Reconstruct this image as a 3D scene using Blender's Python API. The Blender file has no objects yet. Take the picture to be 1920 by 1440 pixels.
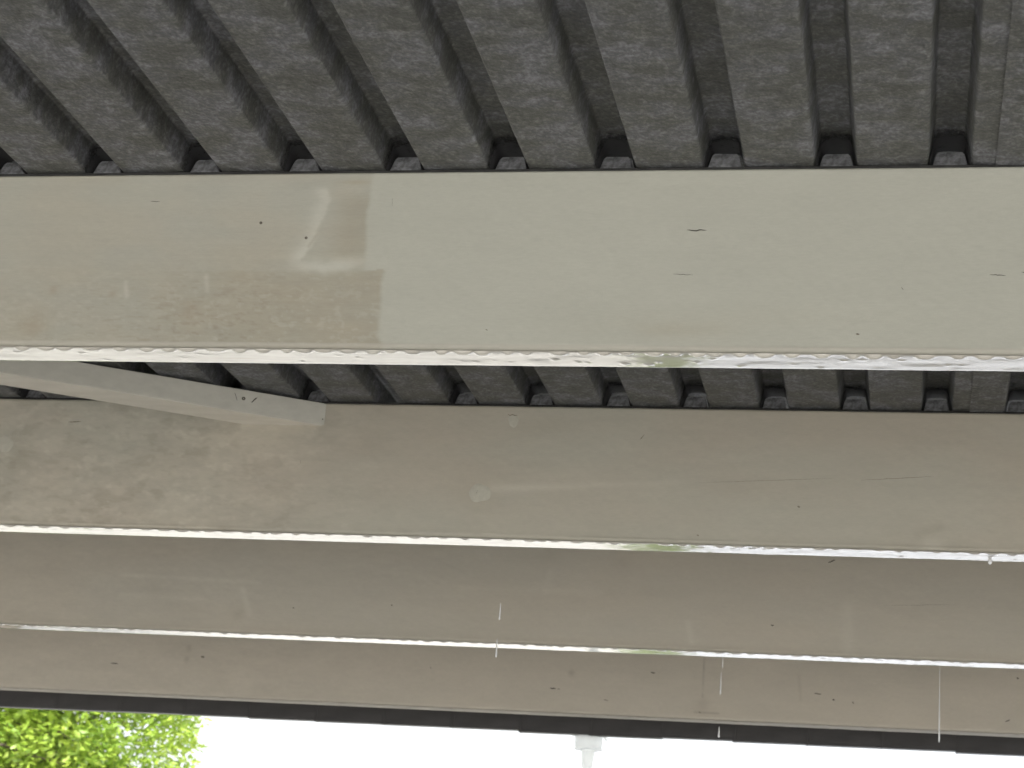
import bpy, bmesh, math, random
import numpy as np
from mathutils import Vector, Matrix

SC = bpy.context.scene
COL = SC.collection
R = math.radians

# ------------------------------------------------------------------ camera
CAM_Z = 1.6
cam_d = bpy.data.cameras.new('camera')
cam = bpy.data.objects.new('camera', cam_d)
COL.objects.link(cam)
rt = Vector((0.9799071, 0.18566792, 0.07286633))
up = Vector((-0.01233014, -0.30823939, 0.95122891))
fw = Vector((-0.19907297, 0.93301441, 0.29975666))
M = Matrix(((rt.x, up.x, -fw.x, 0), (rt.y, up.y, -fw.y, 0), (rt.z, up.z, -fw.z, CAM_Z), (0, 0, 0, 1)))
cam.matrix_world = M
cam_d.sensor_width = 36.0
cam_d.lens = 3691.87 / 1920 * 36.0
cam_d.clip_start = 0.05
cam_d.clip_end = 3000
cam_d.dof.use_dof = True
cam_d.dof.focus_distance = 4.0
cam_d.dof.aperture_fstop = 69.2 / 6.0
SC.camera = cam

# ------------------------------------------------------------------ sky, sun, exposure
SUN_EL, SUN_AZ = R(52), R(155)
w = bpy.data.worlds.new('World')
SC.world = w
w.use_nodes = True
nt = w.node_tree
nt.nodes.clear()
sky = nt.nodes.new('ShaderNodeTexSky')
sky.sky_type = 'NISHITA'
sky.sun_disc = False
sky.sun_elevation = SUN_EL
sky.sun_rotation = SUN_AZ
sky.air_density = 1.0
sky.dust_density = 5.0
sky.ozone_density = 1.0
hs = nt.nodes.new('ShaderNodeHueSaturation')
hs.inputs['Saturation'].default_value = 0.22
bg = nt.nodes.new('ShaderNodeBackground')
bg.inputs['Strength'].default_value = 0.15
wo = nt.nodes.new('ShaderNodeOutputWorld')
nt.links.new(sky.outputs[0], hs.inputs['Color'])
nt.links.new(hs.outputs[0], bg.inputs['Color'])
nt.links.new(bg.outputs[0], wo.inputs['Surface'])
sd = bpy.data.lights.new('sun', 'SUN')
sd.energy = 1.5
sd.angle = R(14)
sd.color = (1.0, 0.97, 0.92)
sun = bpy.data.objects.new('sun', sd)
COL.objects.link(sun)
sdir = Vector((math.sin(SUN_AZ) * math.cos(SUN_EL), math.cos(SUN_AZ) * math.cos(SUN_EL), math.sin(SUN_EL)))
sun.rotation_euler = (-sdir).to_track_quat('-Z', 'Y').to_euler()
sun.location = sdir * 60
SC.view_settings.view_transform = 'Standard'
SC.view_settings.look = 'None'
SC.view_settings.gamma = 1.0
SC.view_settings.use_curve_mapping = False
SC.view_settings.exposure = 1.72
SC.cycles.max_bounces = 12
SC.cycles.diffuse_bounces = 6
SC.cycles.transmission_bounces = 8
SC.cycles.use_denoising = True

# ------------------------------------------------------------------ helpers
rng = np.random.default_rng(7)
random.seed(7)


def tag(o, label=None, cat=None, group=None, kind=None):
    if label: o['label'] = label
    if cat: o['category'] = cat
    if group: o['group'] = group
    if kind: o['kind'] = kind
    return o


def empty(name, loc=(0, 0, 0)):
    o = bpy.data.objects.new(name, None)
    o.empty_display_size = 0.2
    COL.objects.link(o)
    o.location = loc
    return o


def link(name, me, mat, parent=None, loc=(0, 0, 0)):
    o = bpy.data.objects.new(name, me)
    if mat and not me.materials: me.materials.append(mat)
    COL.objects.link(o)
    o.parent = parent
    o.location = loc
    return o


def mesh_np(name, verts, quads, smooth=False, tris=None):
    me = bpy.data.meshes.new(name)
    faces = [tuple(int(i) for i in f) for f in quads]
    if tris is not None: faces += [tuple(int(i) for i in f) for f in tris]
    me.from_pydata([tuple(v) for v in verts], [], faces)
    if smooth:
        me.polygons.foreach_set('use_smooth', [True] * len(me.polygons))
    me.update()
    return me


def bm_mesh(name, bm, smooth=False):
    bmesh.ops.recalc_face_normals(bm, faces=bm.faces)
    me = bpy.data.meshes.new(name)
    bm.to_mesh(me)
    bm.free()
    if smooth:
        me.polygons.foreach_set('use_smooth', [True] * len(me.polygons))
    return me


def bm_box(bm, x0, x1, y0, y1, z0, z1):
    v = [bm.verts.new(p) for p in ((x0, y0, z0), (x1, y0, z0), (x1, y1, z0), (x0, y1, z0),
                                   (x0, y0, z1), (x1, y0, z1), (x1, y1, z1), (x0, y1, z1))]
    for f in ((0, 3, 2, 1), (4, 5, 6, 7), (0, 1, 5, 4), (1, 2, 6, 5), (2, 3, 7, 6), (3, 0, 4, 7)):
        bm.faces.new([v[i] for i in f])


def lathe(name, prof, n=40, smooth=True):
    vs, qs = [], []
    for r, z in prof:
        for k in range(n):
            a = 2 * math.pi * k / n
            vs.append((r * math.cos(a), r * math.sin(a), z))
    for i in range(len(prof) - 1):
        for k in range(n):
            a, b = i * n + k, i * n + (k + 1) % n
            qs.append((a, b, b + n, a + n))
    return mesh_np(name, vs, qs, smooth)


def vnoise(x, y, seed):
    """smooth value noise in [-1,1] on arrays"""
    r = np.random.default_rng(seed)
    T = r.uniform(-1, 1, (256, 256))
    xi, yi = np.floor(x).astype(int), np.floor(y).astype(int)
    fx, fy = x - xi, y - yi
    fx, fy = fx * fx * (3 - 2 * fx), fy * fy * (3 - 2 * fy)
    g = lambda a, b: T[a % 256, b % 256]
    return ((g(xi, yi) * (1 - fx) + g(xi + 1, yi) * fx) * (1 - fy) +
            (g(xi, yi + 1) * (1 - fx) + g(xi + 1, yi + 1) * fx) * fy)


def fbm(x, y, seed, oct=4, gain=0.5):
    s, a, t = 0, 1, 0
    for o in range(oct):
        s = s + a * vnoise(x * 2 ** o + 13.7 * o, y * 2 ** o + 5.1 * o, seed + o)
        t += a
        a *= gain
    return s / t


def sstep(a, b, x):
    t = np.clip((x - a) / (b - a), 0, 1)
    return t * t * (3 - 2 * t)


# ------------------------------------------------------------------ materials
def mat_new(name):
    m = bpy.data.materials.new(name)
    m.use_nodes = True
    n = m.node_tree.nodes
    b = n['Principled BSDF']
    return m, m.node_tree, n, b


def node(nt, kind, **kw):
    x = nt.nodes.new(kind)
    for k, v in kw.items():
        if k in x.inputs: x.inputs[k].default_value = v
        else: setattr(x, k, v)
    return x


def obj_coord(nt, scale):
    tc = nt.nodes.new('ShaderNodeTexCoord')
    mp = nt.nodes.new('ShaderNodeMapping')
    mp.inputs['Scale'].default_value = scale
    nt.links.new(tc.outputs['Object'], mp.inputs['Vector'])
    return mp.outputs['Vector']


def noise_bump(nt, b, vec, scale, detail, strength, dist, rough=0.6):
    nz = node(nt, 'ShaderNodeTexNoise', Scale=scale, Detail=detail, Roughness=rough)
    nt.links.new(vec, nz.inputs['Vector'])
    bp = node(nt, 'ShaderNodeBump', Strength=strength, Distance=dist)
    nt.links.new(nz.outputs['Fac'], bp.inputs['Height'])
    nt.links.new(bp.outputs['Normal'], b.inputs['Normal'])
    return nz, bp


def noise_mix(nt, b, vec, scale, c0, c1, detail=4, lo=0.35, hi=0.65, rough=0.6, distortion=0.0):
    nz = node(nt, 'ShaderNodeTexNoise', Scale=scale, Detail=detail, Roughness=rough, Distortion=distortion)
    nt.links.new(vec, nz.inputs['Vector'])
    cr = nt.nodes.new('ShaderNodeValToRGB')
    cr.color_ramp.elements[0].position = lo
    cr.color_ramp.elements[1].position = hi
    cr.color_ramp.elements[0].color = (*c0, 1)
    cr.color_ramp.elements[1].color = (*c1, 1)
    nt.links.new(nz.outputs['Fac'], cr.inputs['Fac'])
    nt.links.new(cr.outputs['Color'], b.inputs['Base Color'])
    return cr


def paint_attr():
    """painted timber: colour authored per vertex (paint coats, stains), fine grain in the shader"""
    m, nt, n, b = mat_new('beam_paint')
    at = node(nt, 'ShaderNodeVertexColor', layer_name='Col')
    v = obj_coord(nt, (60, 300, 300))
    nz = node(nt, 'ShaderNodeTexNoise', Scale=1.0, Detail=3.0)
    nt.links.new(v, nz.inputs['Vector'])
    v2 = obj_coord(nt, (900, 900, 900))
    n2 = node(nt, 'ShaderNodeTexNoise', Scale=1.0, Detail=1.0)
    nt.links.new(v2, n2.inputs['Vector'])
    ad = node(nt, 'ShaderNodeMath', operation='ADD')
    nt.links.new(nz.outputs['Fac'], ad.inputs[0]); nt.links.new(n2.outputs['Fac'], ad.inputs[1])
    mr = node(nt, 'ShaderNodeMapRange')
    mr.inputs['From Min'].default_value = 0.6; mr.inputs['From Max'].default_value = 1.4
    mr.inputs['To Min'].default_value = 0.94; mr.inputs['To Max'].default_value = 1.06
    nt.links.new(ad.outputs[0], mr.inputs['Value'])
    mx = node(nt, 'ShaderNodeVectorMath', operation='SCALE')
    nt.links.new(at.outputs['Color'], mx.inputs[0])
    nt.links.new(mr.outputs['Result'], mx.inputs['Scale'])
    nt.links.new(mx.outputs['Vector'], b.inputs['Base Color'])
    b.inputs['Roughness'].default_value = 0.55
    b.inputs['Specular IOR Level'].default_value = 0.35
    bp = node(nt, 'ShaderNodeBump', Strength=0.12, Distance=0.0006)
    nt.links.new(ad.outputs[0], bp.inputs['Height'])
    nt.links.new(bp.outputs['Normal'], b.inputs['Normal'])
    return m


def wet_paint():
    """the same paint under a film of rain water"""
    m, nt, n, b = mat_new('wet_paint')
    v = obj_coord(nt, (6, 40, 40))
    noise_mix(nt, b, v, 1.0, (0.52, 0.49, 0.44), (0.64, 0.62, 0.57), detail=4)
    b.inputs['Roughness'].default_value = 0.09
    b.inputs['IOR'].default_value = 1.5
    b.inputs['Specular IOR Level'].default_value = 0.6
    b.inputs['Coat Weight'].default_value = 0.62
    b.inputs['Coat IOR'].default_value = 1.5
    b.inputs['Coat Roughness'].default_value = 0.02
    return m


def plain(name, col, rough=0.5, spec=0.5, var=0.15, scale=(12, 12, 12), bump=0.0, bscale=80):
    m, nt, n, b = mat_new(name)
    v = obj_coord(nt, scale)
    c = np.array(col)
    noise_mix(nt, b, v, 1.0, tuple(c * (1 - var)), tuple(np.minimum(1, c * (1 + var))))
    b.inputs['Roughness'].default_value = rough
    b.inputs['Specular IOR Level'].default_value = spec
    if bump: noise_bump(nt, b, v, bscale, 3, bump, 0.002)
    return m


def felt():
    """anti-drip fleece bonded under the metal sheets: dark, mottled, crinkled across the ribs"""
    m, nt, n, b = mat_new('roof_fleece')
    v = obj_coord(nt, (38, 34, 38))
    v2 = obj_coord(nt, (120, 105, 120))
    v3 = obj_coord(nt, (9, 12, 9))
    na = node(nt, 'ShaderNodeTexNoise', Scale=1.0, Detail=4.0, Roughness=0.68, Distortion=0.35)
    nb = node(nt, 'ShaderNodeTexNoise', Scale=1.0, Detail=2.0, Roughness=0.6, Distortion=0.2)
    nc = node(nt, 'ShaderNodeTexNoise', Scale=1.0, Detail=3.0, Roughness=0.6)
    nt.links.new(v, na.inputs['Vector']); nt.links.new(v2, nb.inputs['Vector']); nt.links.new(v3, nc.inputs['Vector'])
    s1 = node(nt, 'ShaderNodeMath', operation='MULTIPLY_ADD'); s1.inputs[1].default_value = 0.75
    nt.links.new(nb.outputs['Fac'], s1.inputs[0]); nt.links.new(na.outputs['Fac'], s1.inputs[2])
    s2 = node(nt, 'ShaderNodeMath', operation='MULTIPLY_ADD'); s2.inputs[1].default_value = 0.5
    nt.links.new(nc.outputs['Fac'], s2.inputs[0]); nt.links.new(s1.outputs[0], s2.inputs[2])
    dv = node(nt, 'ShaderNodeMath', operation='DIVIDE'); dv.inputs[1].default_value = 2.25
    nt.links.new(s2.outputs[0], dv.inputs[0])
    cr = nt.nodes.new('ShaderNodeValToRGB')
    e = cr.color_ramp.elements
    e[0].position = 0.33; e[0].color = (0.050, 0.051, 0.054, 1)
    e[1].position = 0.69; e[1].color = (0.275, 0.281, 0.288, 1)
    x = e.new(0.5); x.color = (0.104, 0.106, 0.108, 1)
    nt.links.new(dv.outputs[0], cr.inputs['Fac'])
    tint = nt.nodes.new('ShaderNodeValToRGB')
    tint.color_ramp.elements[0].position = 0.42; tint.color_ramp.elements[0].color = (0.94, 0.94, 0.87, 1)
    tint.color_ramp.elements[1].position = 0.60; tint.color_ramp.elements[1].color = (1.06, 1.06, 1.13, 1)
    nt.links.new(nc.outputs['Fac'], tint.inputs['Fac'])
    mm = node(nt, 'ShaderNodeVectorMath', operation='MULTIPLY')
    nt.links.new(cr.outputs['Color'], mm.inputs[0]); nt.links.new(tint.outputs['Color'], mm.inputs[1])
    nt.links.new(mm.outputs['Vector'], b.inputs['Base Color'])
    bp = node(nt, 'ShaderNodeBump', Strength=0.55, Distance=0.005)
    nt.links.new(s1.outputs[0], bp.inputs['Height'])
    nt.links.new(bp.outputs['Normal'], b.inputs['Normal'])
    b.inputs['Roughness'].default_value = 0.5
    b.inputs['Specular IOR Level'].default_value = 0.5
    return m


def leaf_mat():
    m, nt, n, b = mat_new('leaf')
    n.remove(b)
    out = n['Material Output']
    at = node(nt, 'ShaderNodeVertexColor', layer_name='Col')
    df = nt.nodes.new('ShaderNodeBsdfDiffuse')
    tr = nt.nodes.new('ShaderNodeBsdfTranslucent')
    gl = node(nt, 'ShaderNodeBsdfGlossy', Roughness=0.35)
    mx = node(nt, 'ShaderNodeMixShader'); mx.inputs[0].default_value = 0.5
    m2 = node(nt, 'ShaderNodeMixShader'); m2.inputs[0].default_value = 0.05
    nt.links.new(at.outputs['Color'], df.inputs['Color'])
    nt.links.new(at.outputs['Color'], tr.inputs['Color'])
    nt.links.new(df.outputs[0], mx.inputs[1]); nt.links.new(tr.outputs[0], mx.inputs[2])
    nt.links.new(mx.outputs[0], m2.inputs[1]); nt.links.new(gl.outputs[0], m2.inputs[2])
    nt.links.new(m2.outputs[0], out.inputs['Surface'])
    return m


def water_mat():
    m, nt, n, b = mat_new('water')
    b.inputs['Base Color'].default_value = (0.97, 0.98, 1, 1)
    b.inputs['Roughness'].default_value = 0.02
    b.inputs['IOR'].default_value = 1.333
    b.inputs['Transmission Weight'].default_value = 0.35
    return m


M_beam = paint_attr()
M_wet = wet_paint()
M_felt = felt()
M_water = water_mat()
M_leaf = leaf_mat()
M_brace = plain('brace_paint', (0.55, 0.54, 0.49), 0.5, 0.4, 0.05, (8, 40, 40), 0.1, 4)
M_filler = plain('filler_foam', (0.22, 0.225, 0.24), 0.8, 0.2, 0.4, (90, 90, 90), 0.5, 3)
M_seal = plain('seal_tape', (0.035, 0.035, 0.035), 0.7, 0.2, 0.3, (30, 30, 30))
M_fascia = plain('fascia_coating', (0.040, 0.038, 0.039), 0.5, 0.5, 0.3, (4, 4, 10), 0.05, 20)
M_steel = plain('dull_screw_steel', (0.10, 0.085, 0.07), 0.5, 0.5, 0.3, (300, 300, 300))
M_crack = plain('dark_crack', (0.045, 0.04, 0.035), 0.9, 0.1, 0.3, (200, 200, 200))
M_mark = plain('faint_mark', (0.23, 0.205, 0.165), 0.8, 0.2, 0.3, (200, 200, 200))
M_patch = plain('knot_filler', (0.490, 0.476, 0.412), 0.6, 0.3, 0.06, (60, 60, 60), 0.2, 4)
def pvc():
    m, nt, n, b = mat_new('white_plastic')
    b.inputs['Base Color'].default_value = (0.86, 0.87, 0.84, 1)
    b.inputs['Roughness'].default_value = 0.35
    tr = nt.nodes.new('ShaderNodeBsdfTranslucent'); tr.inputs['Color'].default_value = (0.90, 0.91, 0.88, 1)
    mx = node(nt, 'ShaderNodeMixShader'); mx.inputs[0].default_value = 0.8
    nt.links.new(b.outputs[0], mx.inputs[1]); nt.links.new(tr.outputs[0], mx.inputs[2])
    tp = nt.nodes.new('ShaderNodeBsdfTransparent')
    m2 = node(nt, 'ShaderNodeMixShader'); m2.inputs[0].default_value = 0.30     # milky, slightly see-through plastic
    nt.links.new(mx.outputs[0], m2.inputs[1]); nt.links.new(tp.outputs[0], m2.inputs[2])
    nt.links.new(m2.outputs[0], n['Material Output'].inputs['Surface'])
    return m


M_pvc = pvc()
M_bark = plain('bark', (0.10, 0.08, 0.06), 0.9, 0.2, 0.4, (14, 14, 4), 0.5, 3)
M_ground = plain('wet_asphalt', (0.17, 0.168, 0.16), 0.30, 0.5, 0.25, (1.2, 1.2, 1.2), 0.15, 40)
M_paving = plain('pale_concrete', (0.46, 0.448, 0.412), 0.5, 0.4, 0.12, (1.0, 1.0, 1.0), 0.1, 40)
M_road = plain('wet_road', (0.38, 0.39, 0.405), 0.3, 0.5, 0.15, (1.2, 1.2, 1.2), 0.1, 40)
M_grass = plain('grass_blades', (0.13, 0.18, 0.05), 0.7, 0.2, 0.4, (9, 9, 9), 0.6, 3)

# ------------------------------------------------------------------ ground
def sheet(name, pts, z, mat, kind='structure'):
    me = bpy.data.meshes.new(name)
    me.from_pydata([(x, y, z) for x, y in pts], [], [tuple(range(len(pts)))])
    me.update()
    o = link(name, me, mat)
    return tag(o, kind=kind)


gnd = sheet('ground', [(-900, -900), (900, -900), (900, 900), (-900, 900)], 0.0, M_ground)
pav = sheet('pavement', [(-40, -40), (40, -40), (40, 9.4), (-1.3, 9.4), (-1.42, 10.4), (-4.4, 34), (-40, 34)], 0.004, M_paving)

road = sheet('road', [(-1.1, 9.4), (60, 9.4), (60, 60), (-7.0, 60), (-3.6, 34), (-1.25, 10.4)], 0.004, M_road)

# ------------------------------------------------------------------ canopy
H0 = CAM_Z + 1.2            # underside of the beams
HB = 0.374                  # beam depth
TB = 0.1017                 # beam thickness
ZD = H0 + HB                # level of the roof pans
YB = [3.5166, 5.0983, 6.6939, 8.3075]
X0, PT = -1.8234, 0.21436   # rib positions
XL, XR = -8.0, 7.5
YBACK, YFRONT = -1.8, 8.72

canopy = empty('open_canopy', (0, 0, 0))
tag(canopy, 'open canopy of pale painted timber beams under a dark ribbed metal roof', 'canopy')


def seg_dist(x, z, p, q):
    px, pz = p; qx, qz = q
    dx, dz = qx - px, qz - pz
    t = np.clip(((x - px) * dx + (z - pz) * dz) / (dx * dx + dz * dz), 0, 1)
    return np.hypot(x - px - t * dx, z - pz - t * dz), t


def lerp(c, d, m):
    return c + (np.asarray(d) - c) * m[..., None]


def face_colour(i, x, z):
    """paint colour of beam i at face position x, z (m above the underside)"""
    s = 100 * (i + 1)
    big = fbm(x * 2.2, z * 6, s, 3)
    mid = fbm(x * 9, z * 26, s + 11, 4)
    fine = fbm(x * 45, z * 110, s + 23, 3)
    grain = fbm(x * 5, z * 190, s + 37, 3)
    one = np.ones_like(x)
    if i == 0:
        fresh = np.array([0.452, 0.453, 0.402])
        old = np.array([0.420, 0.406, 0.352])
        oldw = np.array([0.385, 0.364, 0.304])
        c = fresh * (1 + 0.024 * big + 0.022 * mid + 0.012 * fine + 0.012 * grain)[..., None]
        # smudge near the lower edge, right part
        m = np.exp(-(((x + 0.46) / 0.13) ** 2 + ((z - 0.045) / 0.018) ** 2)) * (0.6 + 0.7 * mid)
        c = lerp(c, [0.40, 0.37, 0.30], np.clip(m, 0, 1) * 0.5)
        m = np.exp(-(((x + 0.30) / 0.22) ** 2 + ((z - 0.07) / 0.02) ** 2))
        c = lerp(c, [0.42, 0.40, 0.33], m * 0.15)
        # the older coat at the left with its stepped edge
        wob = 0.005 * vnoise(z * 22, z * 0 + 3, 5) + 0.0012 * vnoise(z * 90, z * 0 + 9, 6)
        stepz = 0.163 + 0.004 * vnoise(x * 30, x * 0, 8)
        edge = np.where(z > stepz, -1.068, -1.024 + 0.012 * sstep(0.03, 0.0, z)) + wob
        mo = sstep(edge + 0.006, edge - 0.007, x)
        o = lerp(one[..., None] * old, oldw, np.clip(0.45 + 0.5 * big + 0.5 * mid + sstep(0.24, 0.02, z) * 0.5 - 0.28, 0, 1))
        low = sstep(stepz + 0.004, stepz - 0.006, z) * sstep(-1.62, -1.25, x)
        o = lerp(o, [0.362, 0.333, 0.268], np.clip(0.80 * low * (0.8 + 0.5 * mid), 0, 1))
        scr = sstep(0.08, 0.5, fbm(x * 60, z * 210, 77, 4)) * sstep(0.21, 0.06, z) * (np.exp(-((x + 1.36) / 0.16) ** 2) + .5 * sstep(-1.1, -1.3, x))
        o = lerp(o, [0.31, 0.28, 0.22], 0.5 * scr)
        scl = sstep(0.12, 0.5, fbm(x * 70, z * 130, 177, 4)) * sstep(0.24, 0.06, z)
        o = lerp(o, [0.48, 0.465, 0.41], 0.35 * scl)
        # right top of old area browner
        o = lerp(o, [0.368, 0.340, 0.276], 0.85 * sstep(-1.17, -1.09, x) * sstep(0.16, 0.2, z) * sstep(0.345, 0.30, z))
        o = lerp(o, [0.36, 0.31, 0.23], 0.5 * np.exp(-(((x + 1.10) / 0.035) ** 2 + ((z - 0.352) / 0.006) ** 2)))
        # pale filler strokes
        def poly(pts):
            return np.minimum.reduce([seg_dist(x, z, p, q)[0] for p, q in zip(pts, pts[1:])])
        jx = 0.004 * vnoise(x * 60, z * 60, 91)
        dv = poly([(-1.166, .341), (-1.159, .314), (-1.171, .262), (-1.182, .225), (-1.199, .191)]) + jx
        side = np.interp(z, [.191, .225, .262, .314, .341], [-1.199, -1.182, -1.171, -1.159, -1.166])
        st = np.exp(-(dv / np.where(x > side, 0.006, 0.022)) ** 2) * sstep(.35, .33, z)
        dh = poly([(-1.228, .184), (-1.190, .172), (-1.150, .168), (-1.106, .174), (-1.062, .184)]) + jx
        st = np.maximum(st, np.exp(-(dh / (0.011 + 0.004 * mid)) ** 2) * sstep(-1.245, -1.19, x) * (1 - .55 * sstep(-1.12, -1.06, x)))
        o = lerp(o, [0.525, 0.512, 0.450], np.clip(st, 0, 1) * 0.75)
        d4, _ = seg_dist(x, z, (-1.172, 0.240), (-1.187, 0.214))
        o = lerp(o, [0.37, 0.34, 0.28], 0.55 * np.exp(-(d4 / 0.003) ** 2))
        for (sx, sz) in ((-1.565, 0.135), (-1.395, 0.150)):
            dd, _ = seg_dist(x, z, (sx, sz), (sx + 0.006, sz - 0.03))
            o = lerp(o, [0.50, 0.48, 0.42], 0.6 * np.exp(-(dd / 0.005) ** 2))
        for (sx, sz, r_) in ((-1.72, 0.118, .010), (-1.59, 0.112, .009), (-1.42, 0.075, .02), (-1.75, 0.04, .03)):
            o = lerp(o, [0.33, 0.28, 0.21], 0.5 * np.exp(-(((x - sx) / r_) ** 2 + ((z - sz) / r_) ** 2)))
        o = lerp(o, o * np.array([0.985, 1.01, 1.03]), np.clip(0.5 + 1.6 * fbm(x * 7, z * 12, 321, 3), 0, 1))
        o = o * (1 + 0.045 * big + 0.07 * mid + 0.05 * fine * sstep(0.3, 0.1, z) + 0.03 * grain)[..., None]
        c = c + (o - c) * mo[..., None]
    else:
        base = {1: (0.462, 0.424, 0.356), 2: (0.500, 0.458, 0.385), 3: (0.585, 0.530, 0.445)}[i]
        alt = {1: (0.455, 0.436, 0.372), 2: (0.485, 0.454, 0.388), 3: (0.555, 0.508, 0.428)}[i]
        c = one[..., None] * np.array(base)
        c = lerp(c, alt, np.clip(0.5 + 1.1 * big, 0, 1))
        left = sstep(-1.2, -2.0, x) if i == 1 else 0.35 * sstep(-1.5, -3.0, x)
        k = 0.034 + 0.070 * left
        c = c * (1 + k * mid + 0.8 * k * fine + 0.016 * grain)[..., None]
        if i == 1:
            bl = sstep(0.05, 0.45, fbm(x * 24, z * 48, 911, 4)) * left
            c = lerp(c, c * np.array([0.80, 0.78, 0.76]), 0.5 * bl)
            pl = sstep(0.15, 0.5, fbm(x * 34, z * 60, 733, 4)) * left
            c = lerp(c, c * np.array([1.19, 1.21, 1.23]), 0.45 * pl)
            m = np.exp(-(((x + 2.52) / 0.045) ** 2 + ((z - 0.20) / 0.045) ** 2))
            c = lerp(c, c * np.array([0.76, 0.74, 0.71]), 0.55 * m)
            c = lerp(c, c * np.array([0.85, 0.83, 0.80]), 0.35 * np.exp(-(((x + 1.154) / 0.055) ** 2 + ((z - 0.115) / 0.045) ** 2)))
            c = lerp(c, c * np.array([0.85, 0.83, 0.80]), 0.35 * np.exp(-(((x + 0.99) / 0.10) ** 2 + ((z - 0.315) / 0.025) ** 2)))
            d, t = seg_dist(x, z, (-1.117, 0.136), (-0.60, 0.168))
            c = lerp(c, c * np.array([1.19, 1.21, 1.23]), 0.75 * np.exp(-(d / (0.006 + 0.007 * (1 - t))) ** 2) * (1 - 0.75 * t))
            c = lerp(c, c * np.array([1.19, 1.21, 1.23]), 0.7 * np.exp(-(((x - 0.055) / 0.03) ** 2 + ((z - 0.012) / 0.022) ** 2)))
            d, t = seg_dist(x, z, (0.02, 0.04), (0.075, 0.062))
            c = lerp(c, c * np.array([0.80, 0.78, 0.76]), 0.5 * np.exp(-(d / 0.012) ** 2))
            c = lerp(c, c * np.array([0.80, 0.78, 0.76]), 0.25 * sstep(0.03, 0.008, z))
        if i == 2:
            for p, q, r_, a in (((-2.83, 0.196), (-2.30, 0.186), 0.007, .4), ((-2.83, 0.125), (-2.5, 0.115), 0.007, .25),
                                ((-2.364, 0.158), (-2.327, 0.071), 0.012, .6), ((-0.204, 0.166), (-0.20, 0.03), 0.022, .4),
                                ((-0.746, 0.095), (-0.73, 0.03), 0.011, .45), ((-1.55, 0.19), (-1.05, 0.19), 0.009, .2),
                                ((-1.24, 0.26), (-1.25, 0.19), 0.013, .2)):
                d, t = seg_dist(x, z, p, q)
                c = lerp(c, c * np.array([1.19, 1.21, 1.23]), a * np.exp(-(d / r_) ** 2))
            for sx, sz, r_, a in ((-2.37, 0.065, .02, .4), (-2.70, 0.15, .03, .25), (-0.98, 0.3, 0.02, .25), (-1.235, .33, .03, .25)):
                c = lerp(c, c * np.array([0.78, 0.76, 0.73]), a * np.exp(-(((x - sx) / r_) ** 2 + ((z - sz) / r_) ** 2)))
            c = lerp(c, c * np.array([0.83, 0.81, 0.78]), 0.3 * sstep(0.035, 0.01, z))
        if i == 3:
            for sx, sz, r_, a in ((-3.153, .211, .014, .5), (-3.157, .162, .012, .5), (-0.85, 0.06, .03, .3), (-1.415, .171, .014, .5)):
                c = lerp(c, c * np.array([0.59, 0.57, 0.55]), a * np.exp(-(((x - sx) / r_) ** 2 + ((z - sz) / r_) ** 2)))
            d, t = seg_dist(x, z, (-0.849, 0.30), (-0.850, 0.09))
            c = lerp(c, c * np.array([0.56, 0.55, 0.53]), 0.6 * np.exp(-(d / 0.004) ** 2) * (0.6 + 0.6 * vnoise(z * 60, z * 0, 4)))
            d, t = seg_dist(x, z, (-0.45, 0.20), (-0.44, 0.10))
            c = lerp(c, c * np.array([0.73, 0.71, 0.69]), 0.35 * np.exp(-(d / 0.006) ** 2))
            d, t = seg_dist(x, z, (-0.88, 0.028), (-0.78, 0.026))
            c = lerp(c, c * np.array([0.61, 0.59, 0.57]), 0.6 * np.exp(-(d / 0.004) ** 2))
    return np.clip(c, 0.02, 0.9)


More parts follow.
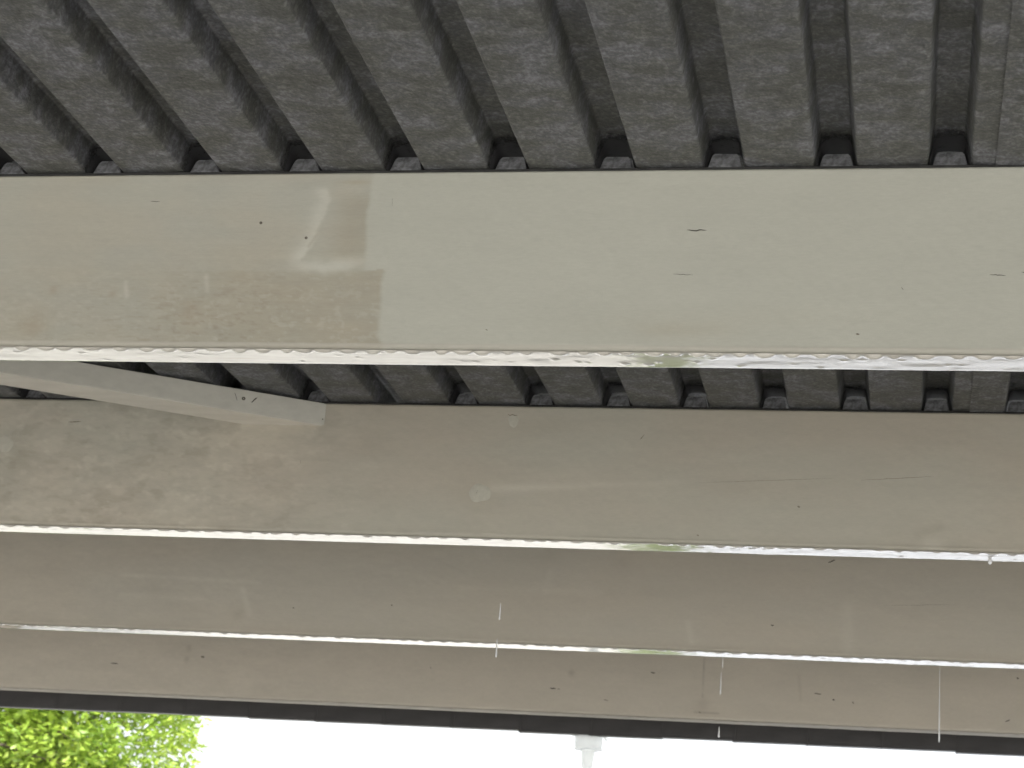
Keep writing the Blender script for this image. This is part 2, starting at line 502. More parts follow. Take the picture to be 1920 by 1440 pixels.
def make_beam(i, xa, xb, step):
    xs = np.concatenate([[XL], np.arange(xa, xb, step), [XR]])
    rb = 0.009
    # cross section, going down the near face, round the bottom edge, under, up the far face, over the top
    zf = np.arange(HB - 0.003, rb, -step)
    prof = [(0.003, HB, 0)] + [(0.0, z, 0) for z in zf]
    prof += [(rb - rb * math.cos(a), rb - rb * math.sin(a), 1) for a in np.linspace(0, math.pi / 2, 6)]
    prof += [(y, 0.0, 1) for y in np.linspace(rb, TB - rb, 5)[1:]]
    prof += [(TB - rb + rb * math.sin(a), rb - rb * math.cos(a), 1) for a in np.linspace(0, math.pi / 2, 5)[1:]]
    prof += [(TB, HB / 2, 1), (TB, HB - 0.003, 1), (TB - 0.003, HB, 1)]
    P = np.array(prof)
    n, k = len(xs), len(P)
    X, Z = np.meshgrid(xs, P[:, 1], indexing='ij')
    Yy = np.repeat(P[None, :, 0], n, 0).copy()
    # hand-planed waviness of the near face, in fractions of a millimetre
    face = (P[:, 2] == 0)[None, :]
    wav = 0.0009 * fbm(X * 3, Z * 9, 40 + i, 3) + 0.00035 * fbm(X * 40, Z * 60, 60 + i, 2)
    Yy = Yy + wav * face
    col = face_colour(i, X, np.clip(Z, 0, HB))
    if i == 0:
        col = np.where((P[:, 2] == 1)[None, :, None], col * 0.35 + np.array([0.43, 0.41, 0.36]) * 0.65, col)
    V = np.stack([X, Yy, Z], -1).reshape(-1, 3)
    a = (np.arange(n - 1)[:, None] * k + np.arange(k)[None, :])
    b = (np.arange(n - 1)[:, None] * k + (np.arange(k)[None, :] + 1) % k)
    Q = np.stack([a, b, b + k, a + k], -1).reshape(-1, 4)
    me = mesh_np('roof_beam', V, Q, True)
    ca = me.color_attributes.new('Col', 'FLOAT_COLOR', 'POINT')
    cc = np.ones((n * k, 4), np.float32)
    cc[:, :3] = col.reshape(-1, 3)
    ca.data.foreach_set('color', cc.ravel())
    caps = bmesh.new(); caps.from_mesh(me)
    caps.verts.ensure_lookup_table()
    caps.faces.new([caps.verts[j] for j in range(k)])
    caps.faces.new([caps.verts[(n - 1) * k + j] for j in reversed(range(k))])
    bmesh.ops.recalc_face_normals(caps, faces=caps.faces)
    caps.to_mesh(me); caps.free()
    return link('roof_beam', me, M_beam, canopy, (0, YB[i], H0))


def make_film(i, xa, xb, step, beam, dry=False):
    """water clinging under the beam: rippled film with drops hanging along its near edge"""
    r = np.random.default_rng(50 + i)
    xs = np.arange(xa, xb, step)
    ys = np.concatenate([np.arange(0.0065, 0.040, 0.0025), np.arange(0.040, TB - 0.003, 0.005), [TB - 0.003]])
    X, Yv = np.meshgrid(xs, ys, indexing='ij')
    calm = sstep(-1.3, -0.3, X) if i == 0 else sstep(-1.6, -0.6, X)
    h = 0.0022 + (0.00025 + (0.0004 if i == 0 else 0.0008) * calm) * fbm(X * 14, Yv * 40, 70 + i, 2) + 0.0002 * calm * fbm(X * 50, Yv * 90, 75 + i, 2)
    x = xa
    while x < xb:
        x += r.uniform(0.032, 0.064) if not dry else r.uniform(0.03, 0.11)
        rr = r.uniform(0.010, 0.021)
        hh = r.uniform(0.0045, 0.0075) if i == 0 else r.uniform(0.0015, 0.0055) * (0.55 if dry else 1)
        cy = 0.012 + r.uniform(0, 0.006)
        d2 = ((X - x) / rr) ** 2 + ((Yv - cy) / (rr * 0.75)) ** 2
        h = np.maximum(h, 0.0016 + hh * np.clip(1 - d2, 0, 1) ** 0.75)
    nsm = int((xb - xa) * (22 if not dry else 3))
    for _ in range(nsm):
        px, py = xb - (xb - xa) * r.uniform(0, 1) ** 1.7, r.uniform(0.03, TB - 0.015)
        rr = r.uniform(0.004, 0.010); hh = r.uniform(0.0004, 0.0012) if px < -.7 else r.uniform(0.0010, 0.0026)
        sel = slice(max(0, int((px - xa - rr) / step) - 1), int((px - xa + rr) / step) + 2)
        d2 = ((X[sel] - px) / rr) ** 2 + ((Yv[sel] - py) / (rr * 0.8)) ** 2
        h[sel] = np.maximum(h[sel], 0.002 + hh * np.sqrt(np.clip(1 - d2, 0, 1)))
    # film thins out to nothing at its rim
    h[0, :] = h[-1, :] = 0.0005
    h[:, 0] = np.minimum(h[:, 0], 0.0012)
    h[:, -1] = 0.0008
    V = np.stack([X, Yv, -h], -1).reshape(-1, 3)
    n, k = X.shape
    a = (np.arange(n - 1)[:, None] * k + np.arange(k - 1)[None, :])
    Q = np.stack([a, a + 1, a + k + 1, a + k], -1).reshape(-1, 4)
    me = mesh_np('water_film', V, Q, True)
    o = link('water_film', me, M_dry if dry else M_wet, beam)
    tag(o, kind='stuff')
    return o


M_dry = plain('damp_paint', (0.33, 0.30, 0.25), 0.6, 0.15, 0.12, (10, 60, 60))

# -- roof sheets: five ribs each, pans at ZD, ribs raised
RIB_OPEN, RIB_TOP, RIB_H = 0.080, 0.058, 0.060
SHEET_P = 10


def rib_profile():
    """x, z along one sheet, starting a little before the first rib's left pan corner"""
    def arc(c, p, q, rr=0.006, n=4):
        c = Vector(c); a = (Vector(p) - c).normalized() * rr; b = (Vector(q) - c).normalized() * rr
        out = []
        for j in range(n + 1):
            t = j / n
            out.append(c + a * (1 - t) ** 2 + b * t ** 2)
        return out
    pts = []
    s = (RIB_OPEN - RIB_TOP) / 2
    corners = [(-0.070, 0.0)]
    for k in range(SHEET_P):
        xr = k * PT + 0.10
        corners += [(xr - RIB_OPEN, 0), (xr - RIB_OPEN + s, RIB_H), (xr - s, RIB_H), (xr, 0)]
    corners += [(SHEET_P * PT - 0.045, 0.0)]
    pts = [Vector(corners[0])]
    for j in range(1, len(corners) - 1):
        pts += arc(corners[j], corners[j - 1], corners[j + 1])
    pts.append(Vector(corners[-1]))
    return [(p[0], p[1]) for p in pts]


def make_sheet():
    pr = rib_profile()
    ys = [YBACK, 0, 2.0, 4.3, 6.5, YFRONT]
    n = len(pr)
    vs, qs = [], []
    for t in (0.0, 0.0012):
        for y in ys:
            for j, (x, z) in enumerate(pr):
                lift = 0.0014 * max(0.0, 1 - j / 3)        # the lapped edge rides on its neighbour
                vs.append((x, y, z + t - (0.0016 if j < 2 else 0)))
    m = len(ys)
    for a in range(m - 1):
        for j in range(n - 1):
            b = a * n + j
            qs.append((b, b + n, b + n + 1, b + 1))
            c = m * n + b
            qs.append((c, c + 1, c + n + 1, c + n))
    for j in range(n - 1):
        for a in (0, m - 1):
            b = a * n + j
            qs.append((b, b + 1, b + 1 + m * n, b + m * n))
    for a in range(m - 1):
        for j in (0, n - 1):
            b = a * n + j
            qs.append((b, b + n, b + n + m * n, b + m * n))
    return mesh_np('roof_sheet', vs, qs)


sheet_me = make_sheet()
# rib k has its right pan corner at X0 + k*PT; the lap in view lies at x = 0.15
k_lap = 10                                   # rib just right of the lap
first = X0 + k_lap * PT - 0.10 + 0.0
first_x = first
nl = int((first_x - XL) / (SHEET_P * PT)) + 1
nr = int((XR - first_x) / (SHEET_P * PT)) + 1
sheets = []
for s in range(-nl, nr):
    o = link('roof_sheet', sheet_me, M_felt, canopy, (first_x + s * SHEET_P * PT + rng.uniform(-.0006, .0006), 0,
                                                      ZD + 0.006 + 0.0022 * (s % 2)))
    sheets.append(o)

# -- beams
ranges = [(-2.15, 0.42, 0.003), (-2.95, 0.55, 0.0042), (-3.85, 0.70, 0.0055), (-4.75, 0.85, 0.0065)]
blabels = ['nearest beam, darker old paint at left and fresh pale paint at right',
           'second beam with round filled knots and the slanting brace against it',
           'third beam, plain beige with faint pale streaks',
           'farthest beam, specked with small dark marks, above the dark edge']
beams = []
for i in range(4):
    xa, xb, st = ranges[i]
    b = make_beam(i, xa, xb, st)
    b['label'] = blabels[i]
    beams.append(b)
    make_film(i, xa, xb, 0.0035 if i == 0 else 0.0045 + 0.001 * i, b, dry=(i == 3))
    # dark sealing tape between beam top and roof pans
    bm = bmesh.new(); bm_box(bm, XL, XR, 0.004, TB - 0.004, HB, HB + 0.0055)
    link('seal_strip', bm_mesh('seal_strip', bm), M_seal, b)


# -- foam fillers closing the ribs above each beam
def filler_mesh():
    bm = bmesh.new()
    s = (RIB_OPEN - RIB_TOP) / 2
    for dx0, hh in ((0.0055, 0.0),):
        pass
    pr = []
    w0, w1, hh = RIB_OPEN / 2 - 0.007, RIB_OPEN / 2 - 0.0145, 0.043
    for px, pz in ((-w0, 0.0055), (w0, 0.0055), (w1 + .001, hh - 0.006), (w1 - 0.004, hh), (-w1 + 0.004, hh), (-w1 - .001, hh - 0.006)):
        pr.append((px, pz))
    fr = [bm.verts.new((x, 0.014 + 0.016 * (z / hh), z)) for x, z in pr]
    bk = [bm.verts.new((x, 0.080, z)) for x, z in pr]
    bm.faces.new(fr); bm.faces.new(list(reversed(bk)))
    for j in range(len(pr)):
        bm.faces.new((fr[j], bk[j], bk[(j + 1) % len(pr)], fr[(j + 1) % len(pr)]))
    return bm_mesh('profile_filler', bm)


def rib_shade_mesh():
    """added dark lining: shade painted round the inside of a rib at the beam"""
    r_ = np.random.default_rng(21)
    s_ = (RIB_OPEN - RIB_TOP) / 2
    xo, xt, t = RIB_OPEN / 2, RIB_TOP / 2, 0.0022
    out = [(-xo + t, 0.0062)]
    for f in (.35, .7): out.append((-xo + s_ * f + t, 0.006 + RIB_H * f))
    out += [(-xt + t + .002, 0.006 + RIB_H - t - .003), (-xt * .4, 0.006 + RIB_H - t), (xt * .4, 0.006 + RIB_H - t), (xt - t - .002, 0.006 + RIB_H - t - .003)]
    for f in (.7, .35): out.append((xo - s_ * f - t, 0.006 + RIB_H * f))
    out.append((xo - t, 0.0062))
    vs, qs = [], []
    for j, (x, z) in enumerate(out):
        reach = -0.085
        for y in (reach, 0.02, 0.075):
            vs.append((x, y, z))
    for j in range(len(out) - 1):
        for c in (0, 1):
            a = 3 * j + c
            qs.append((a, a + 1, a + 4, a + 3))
    return mesh_np('rib_shade', vs, qs, True)


shade_me = rib_shade_mesh()


def rib_shade_mat():
    m, nt, n, b = mat_new('painted_rib_shade')
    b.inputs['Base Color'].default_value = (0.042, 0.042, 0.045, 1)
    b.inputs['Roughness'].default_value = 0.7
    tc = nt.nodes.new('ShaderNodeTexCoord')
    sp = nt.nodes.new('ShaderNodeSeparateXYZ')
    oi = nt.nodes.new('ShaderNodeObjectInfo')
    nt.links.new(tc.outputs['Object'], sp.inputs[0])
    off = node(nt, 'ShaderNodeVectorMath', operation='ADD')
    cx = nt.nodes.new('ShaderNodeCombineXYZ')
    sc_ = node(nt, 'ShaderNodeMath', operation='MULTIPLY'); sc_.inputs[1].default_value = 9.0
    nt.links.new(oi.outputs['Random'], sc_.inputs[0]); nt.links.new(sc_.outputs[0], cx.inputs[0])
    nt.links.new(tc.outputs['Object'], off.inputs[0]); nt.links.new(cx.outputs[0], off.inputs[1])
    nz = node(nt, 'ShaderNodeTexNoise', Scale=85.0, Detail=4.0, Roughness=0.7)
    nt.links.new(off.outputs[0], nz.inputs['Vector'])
    a_ = node(nt, 'ShaderNodeMapRange')            # painted shade thins out away from the beam, in noisy patches
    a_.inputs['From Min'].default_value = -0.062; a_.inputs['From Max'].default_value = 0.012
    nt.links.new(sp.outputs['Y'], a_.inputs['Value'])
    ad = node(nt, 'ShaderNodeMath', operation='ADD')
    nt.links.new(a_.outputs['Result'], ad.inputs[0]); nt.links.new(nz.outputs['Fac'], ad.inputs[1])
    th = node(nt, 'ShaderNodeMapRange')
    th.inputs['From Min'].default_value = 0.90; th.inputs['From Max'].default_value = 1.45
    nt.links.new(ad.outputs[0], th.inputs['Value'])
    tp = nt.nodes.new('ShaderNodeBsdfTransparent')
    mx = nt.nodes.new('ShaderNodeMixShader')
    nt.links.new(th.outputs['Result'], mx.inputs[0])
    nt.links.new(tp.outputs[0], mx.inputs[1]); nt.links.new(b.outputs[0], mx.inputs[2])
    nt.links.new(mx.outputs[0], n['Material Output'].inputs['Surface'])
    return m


M_rib_shade = rib_shade_mat()
fill_me = filler_mesh()
for i in range(4):
    xa, xb, _ = ranges[i]
    k0 = math.floor((xa - X0) / PT) - 1
    k1 = math.ceil((xb - X0) / PT) + 2
    if i > 1: k0, k1 = k0 + 2, k1 - 2
    for k in range(k0, k1):
        if i == 1 and k in (2,): continue          # one rib has lost its filler
        o = link('profile_filler', fill_me, M_filler, beams[i], (X0 + k * PT - RIB_OPEN / 2 + rng.uniform(-.002, .002),
                                                                rng.uniform(-.003, .004), HB + 0.001 + rng.uniform(-.001, .001)))
        o.rotation_euler = (0, 0, rng.uniform(-.05, .05))
        q_ = link('rib_shade', shade_me, M_rib_shade, beams[i], (X0 + k * PT - RIB_OPEN / 2, rng.uniform(-.008, .006), HB))
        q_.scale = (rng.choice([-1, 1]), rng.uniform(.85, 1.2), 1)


# -- small things on the beam faces: screws, cracks, filled knots
def screw_mesh(r_):
    return lathe('screw_head', [(r_ * .25, -0.0005), (r_ * .3, 0.0002), (r_ * .75, 0.0012), (r_, 0.0006), (r_, -0.002)], 14)


screw_me = screw_mesh(0.0029)
for i, (x, z) in ((0, (-1.293, 0.265)), (0, (-1.194, 0.232))):
    o = link('screw_head', screw_me, M_steel, beams[i], (x, 0.0, z))
    o.rotation_euler = (R(90), 0, 0)


def sliver(pts, wid):
    """thin raised lip along a crack, pts in x,z; a lens-shaped strip"""
    n = len(pts)
    vs, qs = [], []
    for j, (x, z) in enumerate(pts):
        t = j / (n - 1)
        hw = wid * (0.12 + math.sin(math.pi * t) ** 0.6 * 0.88) / 2
        vs += [(x, -0.0009, z - hw), (x, -0.0016, z), (x, -0.0009, z + hw)]
    for j in range(n - 1):
        b = 3 * j
        qs += [(b, b + 3, b + 4, b + 1), (b + 1, b + 4, b + 5, b + 2)]
    return mesh_np('crack', vs, qs, True)


def wavy(p, q, n=9, amp=0.001, seed=0):
    r = np.random.default_rng(seed)
    return [(p[0] + (q[0] - p[0]) * t, p[1] + (q[1] - p[1]) * t + (amp * r.uniform(-1, 1) if 0 < t < 1 else 0)) for t in np.linspace(0, 1, n)]


cracks = [(0, (-0.430, 0.246), (-0.391, 0.245), .0022, .0012), (0, (-0.452, 0.155), (-0.413, 0.153), .0009, .0006),
          (0, (0.139, 0.155), (0.168, 0.153), .0014, .0006), (0, (0.196, 0.160), (0.215, 0.159), .0014, .0006),
          (0, (-1.023, 0.317), (-1.0215, 0.300), .0016, .0006), (0, (-1.535, 0.313), (-1.515, 0.3125), .0012, .0005),
          (0, (-0.104, 0.036), (-0.097, 0.035), .0045, .0005), (0, (-0.811, 0.040), (-0.806, 0.038), .0025, .0003),
          (0, (-0.022, 0.129), (-0.018, 0.124), .0012, .0003),
          (1, (-0.560, 0.166), (-0.205, 0.186), .0012, .0010), (1, (-0.128, 0.183), (0.060, 0.198), .0017, .0014),
          (1, (-0.293, 0.108), (-0.286, 0.106), .005, .0005), (1, (-0.556, 0.023), (-0.550, 0.021), .004, .0005),
          (1, (-1.165, 0.118), (-1.160, 0.131), .003, .0008), (1, (-1.094, 0.347), (-1.065, 0.346), .003, .0030),
          (1, (-0.722, 0.283), (-0.710, 0.299), .003, .0010), (1, (-1.675, 0.205), (-1.672, 0.195), .003, .0005),
          (1, (-2.385, 0.305), (-2.345, 0.308), .003, .0008),
          (2, (-0.088, 0.178), (0.155, 0.190), .0012, .0012), (2, (-0.463, 0.097), (-0.452, 0.096), .004, .0010),
          (2, (-2.168, 0.097), (-2.162, 0.096), .004, .0004), (2, (-1.805, 0.119), (-1.799, 0.118), .004, .0004),
          (2, (-0.275, 0.322), (-0.250, 0.330), .004, .0016),
          (3, (-3.092, 0.174), (-3.074, 0.172), .013, .0012), (3, (-3.515, 0.128), (-3.475, 0.126), .005, .0010),
          (3, (-2.040, 0.172), (-2.033, 0.164), .006, .0010), (3, (-1.505, 0.102), (-1.478, 0.100), .006, .0012),
          (3, (-1.472, 0.100), (-1.460, 0.0995), .004, .0008), (3, (-1.075, 0.187), (-1.055, 0.186), .006, .0010),
          (3, (-0.385, 0.129), (-0.355, 0.126), .008, .0012), (3, (-0.309, 0.106), (-0.299, 0.104), .007, .0010),
          (3, (-0.228, 0.099), (-0.219, 0.094), .009, .0010), (3, (0.436, 0.228), (0.445, 0.224), .008, .0010),
          (3, (-0.864, 0.029), (-0.853, 0.026), .007, .0010), (3, (0.39, 0.046), (0.41, 0.054), .005, .0010),
          (3, (-1.27, 0.062), (-1.25, 0.060), .005, .0010)]
for n_, (i, p, q, wd, am) in enumerate(cracks):
    faint = (i in (1, 2) and wd < .002) or (i == 0 and wd > .002 and n_ > 0)
    link('crack', sliver(wavy(p, q, 9, am * (.6 if faint else 1), n_), wd * (.75 if faint else (.8 if i == 3 else 1))), M_mark if faint or i == 1 or (i == 3 and n_ % 2) else M_crack, beams[i])


def knot_mesh(rx, rz, seed):
    r = np.random.default_rng(seed)
    ph = r.uniform(0, 6.28, 4)
    vs, tr = [(0, -0.0012, 0)], []
    n = 28
    for ring, hgt in ((0.55, -0.0012), (0.85, -0.0009), (1.0, 0.0003)):
        for k in range(n):
            a = 2 * math.pi * k / n
            w_ = 1 + 0.06 * math.sin(2 * a + ph[0]) + 0.05 * math.sin(3 * a + ph[1]) + 0.03 * math.sin(5 * a + ph[2])
            vs.append((rx * ring * w_ * math.cos(a), hgt, rz * ring * w_ * math.sin(a)))
    qs = []
    for k in range(n):
        tr.append((0, 1 + k, 1 + (k + 1) % n))
        for g in (0, 1):
            a, b = 1 + g * n + k, 1 + g * n + (k + 1) % n
            qs.append((a, a + n, b + n, b))
    return mesh_np('filled_knot', vs, qs, True, tr)


for n_, (i, x, z, rx, rz) in enumerate(((1, -2.568, 0.236, .025, .027), (1, -1.076, 0.332, .015, .021), (1, -1.154, 0.124, .030, .028))):
    link('filled_knot', knot_mesh(rx, rz, n_), M_patch, beams[i], (x, 0, z))


def damp_lit():
    m, nt, n, b = mat_new('damp_lit_brace_paint')
    v = obj_coord(nt, (8, 30, 30))
    noise_mix(nt, b, v, 1.0, (0.70, 0.66, 0.59), (0.76, 0.72, 0.65))  # paler than the brace sides: bounced ground light put into the colour
    b.inputs['Roughness'].default_value = 0.16
    b.inputs['Coat Weight'].default_value = 0.4
    b.inputs['Coat Roughness'].default_value = 0.12
    b.inputs['Specular IOR Level'].default_value = 0.7
    return m


M_damp_lit = damp_lit()
# -- slanting brace between the first two beams, fixed to the second
def make_brace():
    d = Vector((-0.576, -0.336)).normalized()       # runs left and towards the camera
    nrm = Vector((d.y, -d.x))                       # to its far side
    if nrm.y < 0: nrm = -nrm
    zt, zb = ZD - 0.0005, ZD - 0.0665
    wd = 0.121
    yb = YB[1] - 0.0005
    e = Vector((-1.6249, 5.0930))
    def hit(p, y): return p + d * ((y - p.y) / d.y)
    pa = hit(e, yb)
    pb = hit(e + nrm * wd, yb)
    ya = YB[0] + TB + 0.001
    qa, qb = hit(e, ya), hit(e + nrm * wd, ya)
    bm = bmesh.new()
    lo = [bm.verts.new((p.x, p.y, zb)) for p in (pa, qa, qb, pb)]
    hi = [bm.verts.new((p.x, p.y, zt)) for p in (pa, qa, qb, pb)]
    bm.faces.new(lo); bm.faces.new(hi)
    for j in range(4):
        bm.faces.new((lo[j], lo[(j + 1) % 4], hi[(j + 1) % 4], hi[j]))
    bmesh.ops.recalc_face_normals(bm, faces=bm.faces)
    ed = [x for x in bm.edges if abs(x.verts[0].co.z - x.verts[1].co.z) < 1e-6 and x.calc_length() > 1]
    bmesh.ops.bevel(bm, geom=ed, offset=0.003, segments=2, affect='EDGES')
    me = bm_mesh('roof_brace', bm)
    me.materials.append(M_brace); me.materials.append(M_damp_lit)
    for p_ in me.polygons:
        if p_.normal.z < -0.9: p_.material_index = 1
    o = link('roof_brace', me, None, canopy)
    o['label'] = 'slanting grey brace butted against the second beam at its right end'
    ang = math.atan2(d.y, d.x)
    for dist, zz, k in ((0.235, zb + 0.040, 0), (0.006, zb + 0.018, 0)):
        p = pa + d * dist
        s_ = link('screw_head', screw_me, M_steel, o, (p.x + 0.0003 * d.y, p.y, zz))
        s_.rotation_euler = (R(90), 0, ang + math.pi)
        s_.scale = (1.8, 1.8, 1.2) if dist > .1 else (.7, .7, 1)
    p = pa + d * 0.205
    c = link('crack', sliver(wavy((-0.008, -0.008), (0.008, 0.010), 7, .001, 3), .0045), M_crack, o, (p.x, p.y, zb + 0.040))
    c.rotation_euler = (0, 0, ang + math.pi)
    p = pa + d * 0.250
    c = link('crack', sliver(wavy((-0.012, 0.012), (-0.002, -0.008), 7, .002, 5), .0035), M_crack, o, (p.x, p.y, zb + 0.040))
    c.rotation_euler = (0, 0, ang + math.pi)
    return o


brace = make_brace()

# -- dark edge of overlapping panels hanging beyond the farthest beam
PW = 0.318


def panel_mesh():
    """one panel: folded foot, slight belly, its left edge lapping over the neighbour"""
    bm = bmesh.new()
    prof = [(0.0, 0.470), (0.0, 0.012), (0.004, 0.0), (0.046, 0.0), (0.050, 0.004), (0.050, 0.470)]
    rows = []
    for x, dy, dz in ((-0.010, -0.003, -0.001), (0.0, -0.003, -0.001), (0.006, 0.0, 0.0), (PW * .5, 0.002, 0.001), (PW - 0.002, 0.0, 0.002)):
        rows.append([bm.verts.new((x, y + dy, z + dz)) for y, z in prof])
    for a, b in zip(rows, rows[1:]):
        for j in range(len(prof) - 1):
            bm.faces.new((a[j], b[j], b[j + 1], a[j + 1]))
    bm.faces.new(rows[0]); bm.faces.new(list(reversed(rows[-1])))
    return bm_mesh('fascia_panel', bm)


pan_me = panel_mesh()
YF = 8.70
xs0 = -4.24
ZF = CAM_Z + 1.166
drop = {0: 0, 1: 0.0, 2: .001, 3: .0, 4: .0, 8: 0.002, 9: .0, 11: .003}
for k in range(-9, 30):
    z = ZF + rng.uniform(-.0035, .0035)
    link('fascia_panel', pan_me, M_fascia, canopy, (xs0 + k * PW, YF + rng.uniform(-.001, .001), z))

# ------------------------------------------------------------------ white rain outlet below the dark edge
def make_outlet():
    x, y = -1.398, 8.775
    zc = CAM_Z + 1.166
    root = empty('rain_outlet', (x, y, zc))
    tag(root, 'white plastic rainwater outlet cup with narrowing spout below the dark roof edge', 'outlet')
    cup = lathe('cup', [(0.060, 0.02), (0.066, 0.016), (0.067, 0.006), (0.0625, 0.002), (0.0615, -0.030), (0.0600, -0.052), (0.0625, -0.054),
                        (0.0625, -0.060), (0.055, -0.0615), (0.031, -0.060)], 44)
    c = link('cup', cup, M_pvc, root)
    sp = lathe('spout', [(0.031, -0.058), (0.0290, -0.075), (0.0262, -0.10), (0.0232, -0.14), (0.0208, -0.20), (0.0205, -0.62)], 32)
    link('spout', sp, M_pvc, root)
    for sx, wdt in ((-1, 0.026), (1, 0.020)):
        bm = bmesh.new()
        p = [(0, 0.0), (wdt, 0.006), (wdt, 0.012), (0, 0.014), (-0.004, 0.012)]
        pts = [(0.060, -0.004), (0.060 + wdt, 0.004), (0.060 + wdt - 0.002, 0.016), (0.060, 0.018)]
        if sx > 0: pts = [(0.060, 0.004), (0.076, -0.018), (0.082, -0.014), (0.082, 0.014), (0.060, 0.018)]
        f = [bm.verts.new((sx * a, -0.010, b)) for a, b in pts]
        g = [bm.verts.new((sx * a, 0.010, b)) for a, b in pts]
        bm.faces.new(f); bm.faces.new(list(reversed(g)))
        for j in range(len(pts)):
            bm.faces.new((f[j], f[(j + 1) % len(pts)], g[(j + 1) % len(pts)], g[j]))
        link('clip', bm_mesh('clip', bm), M_pvc, root)
    return root


make_outlet()

# ------------------------------------------------------------------ rain dripping from the beams
def drip_mesh(ln, r_):
    prof = [(0.0001, ln), (r_ * .35, ln * .97), (r_ * .55, ln * .75), (r_ * .8, ln * .4), (r_, ln * .12), (r_ * .8, ln * .03), (0.0001, 0)]
    return lathe('water_drip', prof, 10)


drips = [(-1.1785, 5.135, 1.072, 0.049, .0016, 'short water drip falling before the third beam, left of centre'),
         (-1.1805, 5.150, 0.960, 0.057, .0019, 'water drip falling across the wet underside of the third beam'),
         (-0.668, 6.745, 1.231, 0.047, .0010, 'faint thin water drip just under the third beam, above the thicker drip'),
         (-0.672, 6.745, 1.131, 0.084, .0018, 'long water drip in front of the farthest beam, right of the white outlet'),
         (-0.6715, 6.745, 0.976, 0.040, .0026, 'stubby water drip in front of the dark roof edge, lowest of its line'),
         (0.107, 6.76, 0.967, 0.200, .0021, 'longest water drip crossing the farthest beam and the dark edge at right')]
for x, y, z, ln, r_, lb in drips:
    # measured on a plane a little farther off: bring position to the true dripping edge
    y0 = 5.6 if y < 6 else (7.2 if x < 0 else 7.0)
    f = y / y0
    o = link('water_drip', drip_mesh(ln * f, r_ * 1.35), M_water, None, (x * f, y, CAM_Z + z * f))
    tag(o, lb, 'water drip', 'rain drips falling from the beams')
f = 6.76 / 7.0
o = link('water_drip', drip_mesh(0.105 * f, .0009), M_water, None, (0.107 * f, 6.761, CAM_Z + 1.168 * f))
tag(o, 'thin upper thread of water above the longest drip at right', 'water drip', 'rain drips falling from the beams')


def bead_mesh():
    return lathe('water_drop', [(0.0001, 0.0), (0.0045, -0.0004), (0.0052, -0.005), (0.0042, -0.009), (0.0022, -0.0115), (0.0001, -0.0122)], 14)


o = link('water_drop', bead_mesh(), M_water, None, (0.2055, YB[1] + TB - 0.012, H0 - 0.001))
tag(o, 'round water drop hanging under the second beam near its right end', 'water drop')

# ------------------------------------------------------------------ grass verge beyond the canopy
def make_grass():
    r = np.random.default_rng(3)
    n = 7000
    t = r.uniform(0, 1, n)
    y = 10.4 + t * 22
    c = -0.131 * y
    x = c + r.normal(0, .55, n) * 0.016 * y
    vs, tr = [], []
    for k in range(n):
        a = r.uniform(0, 6.28); hgt = r.uniform(.05, .14); wd = .012
        dx, dy = math.cos(a) * wd, math.sin(a) * wd
        lx, ly = r.normal(0, .03, 2)
        b = len(vs)
        vs += [(x[k] - dx, y[k] - dy, 0.0), (x[k] + dx, y[k] + dy, 0.0), (x[k] + lx, y[k] + ly, hgt)]
        tr.append((b, b + 1, b + 2))
    me = mesh_np('grass', vs, [], False, tr)
    return tag(link('grass', me, M_grass), kind='stuff')


make_grass()

# ------------------------------------------------------------------ tree beyond the canopy
def tube(pts, radii, n=8):
    vs, qs = [], []
    for j, p in enumerate(pts):
        p = np.array(p)
        d = np.array(pts[min(j + 1, len(pts) - 1)]) - np.array(pts[max(j - 1, 0)])
        d = d / np.linalg.norm(d)
        u = np.cross(d, [0.3, 0.9, 0.2]); u /= np.linalg.norm(u)
        v = np.cross(d, u)
        for k in range(n):
            a = 2 * math.pi * k / n
            vs.append(p + radii[j] * (u * math.cos(a) + v * math.sin(a)))
    for j in range(len(pts) - 1):
        for k in range(n):
            a, b = j * n + k, j * n + (k + 1) % n
            qs.append((a, b, b + n, a + n))
    return vs, qs


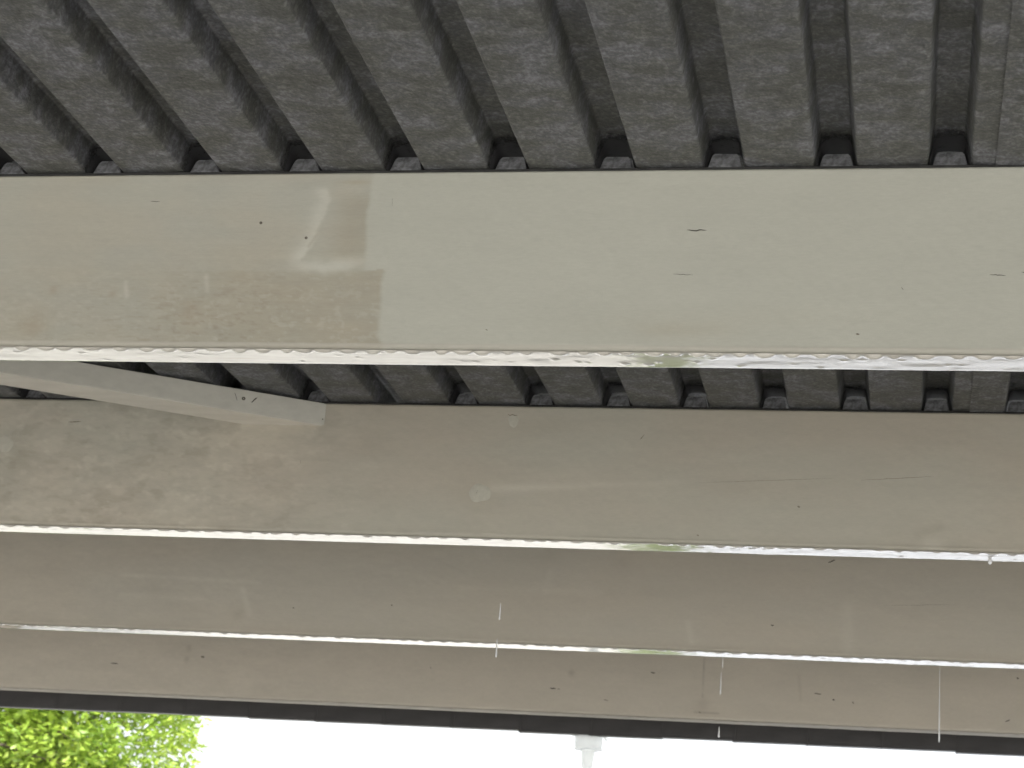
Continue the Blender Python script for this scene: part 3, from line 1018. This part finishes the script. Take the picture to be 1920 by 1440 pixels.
def make_tree(loc, seed):
    r = np.random.default_rng(seed)
    root = empty('leafy_tree', loc)
    tag(root, 'bright yellow-green leafy tree seen below the dark roof edge at left', 'tree')
    RX, RZ, CZ = 2.3, 2.9, 4.0
    V, Q = tube([(0, 0, 0), (.03, .02, 1.2), (-.04, .05, 2.4), (0.02, 0, 3.8), (0, .05, 5.2), (.05, 0, 6.6)], [.19, .15, .13, .10, .06, .02], 12)
    V = list(V); Q = list(Q)
    tips = []
    for k in range(34):
        z0 = r.uniform(1.9, 5.8)
        a = r.uniform(0, 2 * math.pi)
        ln = r.uniform(.75, 1.0)
        el = r.uniform(-.1, .75)
        rad = RX * math.sqrt(max(.08, 1 - ((z0 + .6 - CZ) / RZ) ** 2)) * ln
        pts = []
        for t in np.linspace(0, 1, 6):
            pts.append((rad * t * math.cos(a) + .12 * math.sin(7 * t + k), rad * t * math.sin(a) + .12 * math.cos(6 * t + k),
                        z0 + rad * t * math.tan(el) * .45 - .25 * t * t))
        vv, qq = tube(pts, np.linspace(.045, .008, 6), 6)
        b = len(V); V += list(vv); Q += [tuple(i + b for i in q) for q in qq]
        for t in np.linspace(.35, 1, 9):
            j = min(int(t * 5), 4); fr = t * 5 - j
            p = np.array(pts[j]) * (1 - fr) + np.array(pts[j + 1]) * fr
            for m in range(3):
                tips.append(p + r.normal(0, .30, 3))
                # twig
                vv, qq = tube([p, (p + tips[-1]) / 2 + r.normal(0, .03, 3), tips[-1]], [.010, .007, .003], 4)
                b = len(V); V += list(vv); Q += [tuple(i + b for i in q) for q in qq]
    link('trunk', mesh_np('trunk', V, Q, True), M_bark, root)
    tips = np.array(tips)
    # extra outer clumps
    u = r.normal(0, 1, (760, 3)); u /= np.linalg.norm(u, axis=1)[:, None]
    u *= (r.uniform(.74, .96, 760) ** 0.6)[:, None]
    extra = u * np.array([RX, RX, RZ]) + np.array([0, 0, CZ])
    tips = np.concatenate([tips, extra])
    rel = (tips - np.array([0, 0, CZ])) / np.array([RX, RX, RZ])
    rl = np.linalg.norm(rel, axis=1)
    tips = np.where(rl[:, None] > .93, np.array([0, 0, CZ]) + (tips - np.array([0, 0, CZ])) * (.93 / rl)[:, None], tips)
    per = 50
    n = len(tips) * per
    c = np.repeat(tips, per, 0) + r.normal(0, 1, (n, 3)) * np.array([.17, .17, .12])
    cr_ = np.linalg.norm((c - np.array([0, 0, CZ])) / np.array([RX, RX, RZ]), axis=1)
    az, zz = np.arctan2(c[:, 1], c[:, 0]), c[:, 2]
    lim = 1.0 + .035 * np.sin(5 * az + 2.2 * zz) + .03 * np.sin(9 * az - 6.5 * zz + 1) + .025 * np.sin(13 * zz + 3 * az)
    c = np.where((cr_ > lim)[:, None], np.array([0, 0, CZ]) + (c - np.array([0, 0, CZ])) * (.98 * lim / cr_)[:, None], c)
    tone = np.repeat(r.uniform(-1, 1, len(tips)), per) * .6 + r.uniform(-1, 1, n) * .4
    d = r.normal(0, 1, (n, 3)); d[:, 2] = d[:, 2] * .5 - .25
    d /= np.linalg.norm(d, axis=1)[:, None]
    s = np.cross(d, np.array([0, 0, 1.0]) + r.normal(0, .45, (n, 3))); s /= np.linalg.norm(s, axis=1)[:, None]
    nn = np.cross(d, s)
    L = r.uniform(.07, .115, n)[:, None]; W = L * r.uniform(.22, .30, n)[:, None]
    a = c
    m1 = c + d * L * .5 + s * W + nn * W * .35
    m2 = c + d * L * .5 - s * W + nn * W * .35
    e = c + d * L - nn * L * .12
    VV = np.stack([a, m1, e, m2], 1).reshape(-1, 3)
    i0 = np.arange(n) * 4
    T = np.concatenate([np.stack([i0, i0 + 1, i0 + 2], 1), np.stack([i0, i0 + 2, i0 + 3], 1)])
    me = bpy.data.meshes.new('crown')
    me.vertices.add(len(VV)); me.vertices.foreach_set('co', VV.astype(np.float32).ravel())
    me.loops.add(len(T) * 3); me.loops.foreach_set('vertex_index', T.astype(np.int32).ravel())
    me.polygons.add(len(T)); me.polygons.foreach_set('loop_start', np.arange(0, len(T) * 3, 3, dtype=np.int32))
    me.update(calc_edges=True); me.validate()
    base = np.array([0.33, 0.46, 0.07]); lo = np.array([0.18, 0.31, 0.06]); hi = np.array([0.46, 0.56, 0.10])
    t = tone[:, None]
    colr = np.where(t > 0, base + (hi - base) * t, base + (base - lo) * t)
    cc = np.ones((n, 4, 4), np.float32); cc[:, :, :3] = colr[:, None, :]
    ca = me.color_attributes.new('Col', 'FLOAT_COLOR', 'POINT')
    ca.data.foreach_set('color', cc.ravel())
    link('crown', me, M_leaf, root)
    return root


make_tree((-9.75, 20.0, 0), 11)
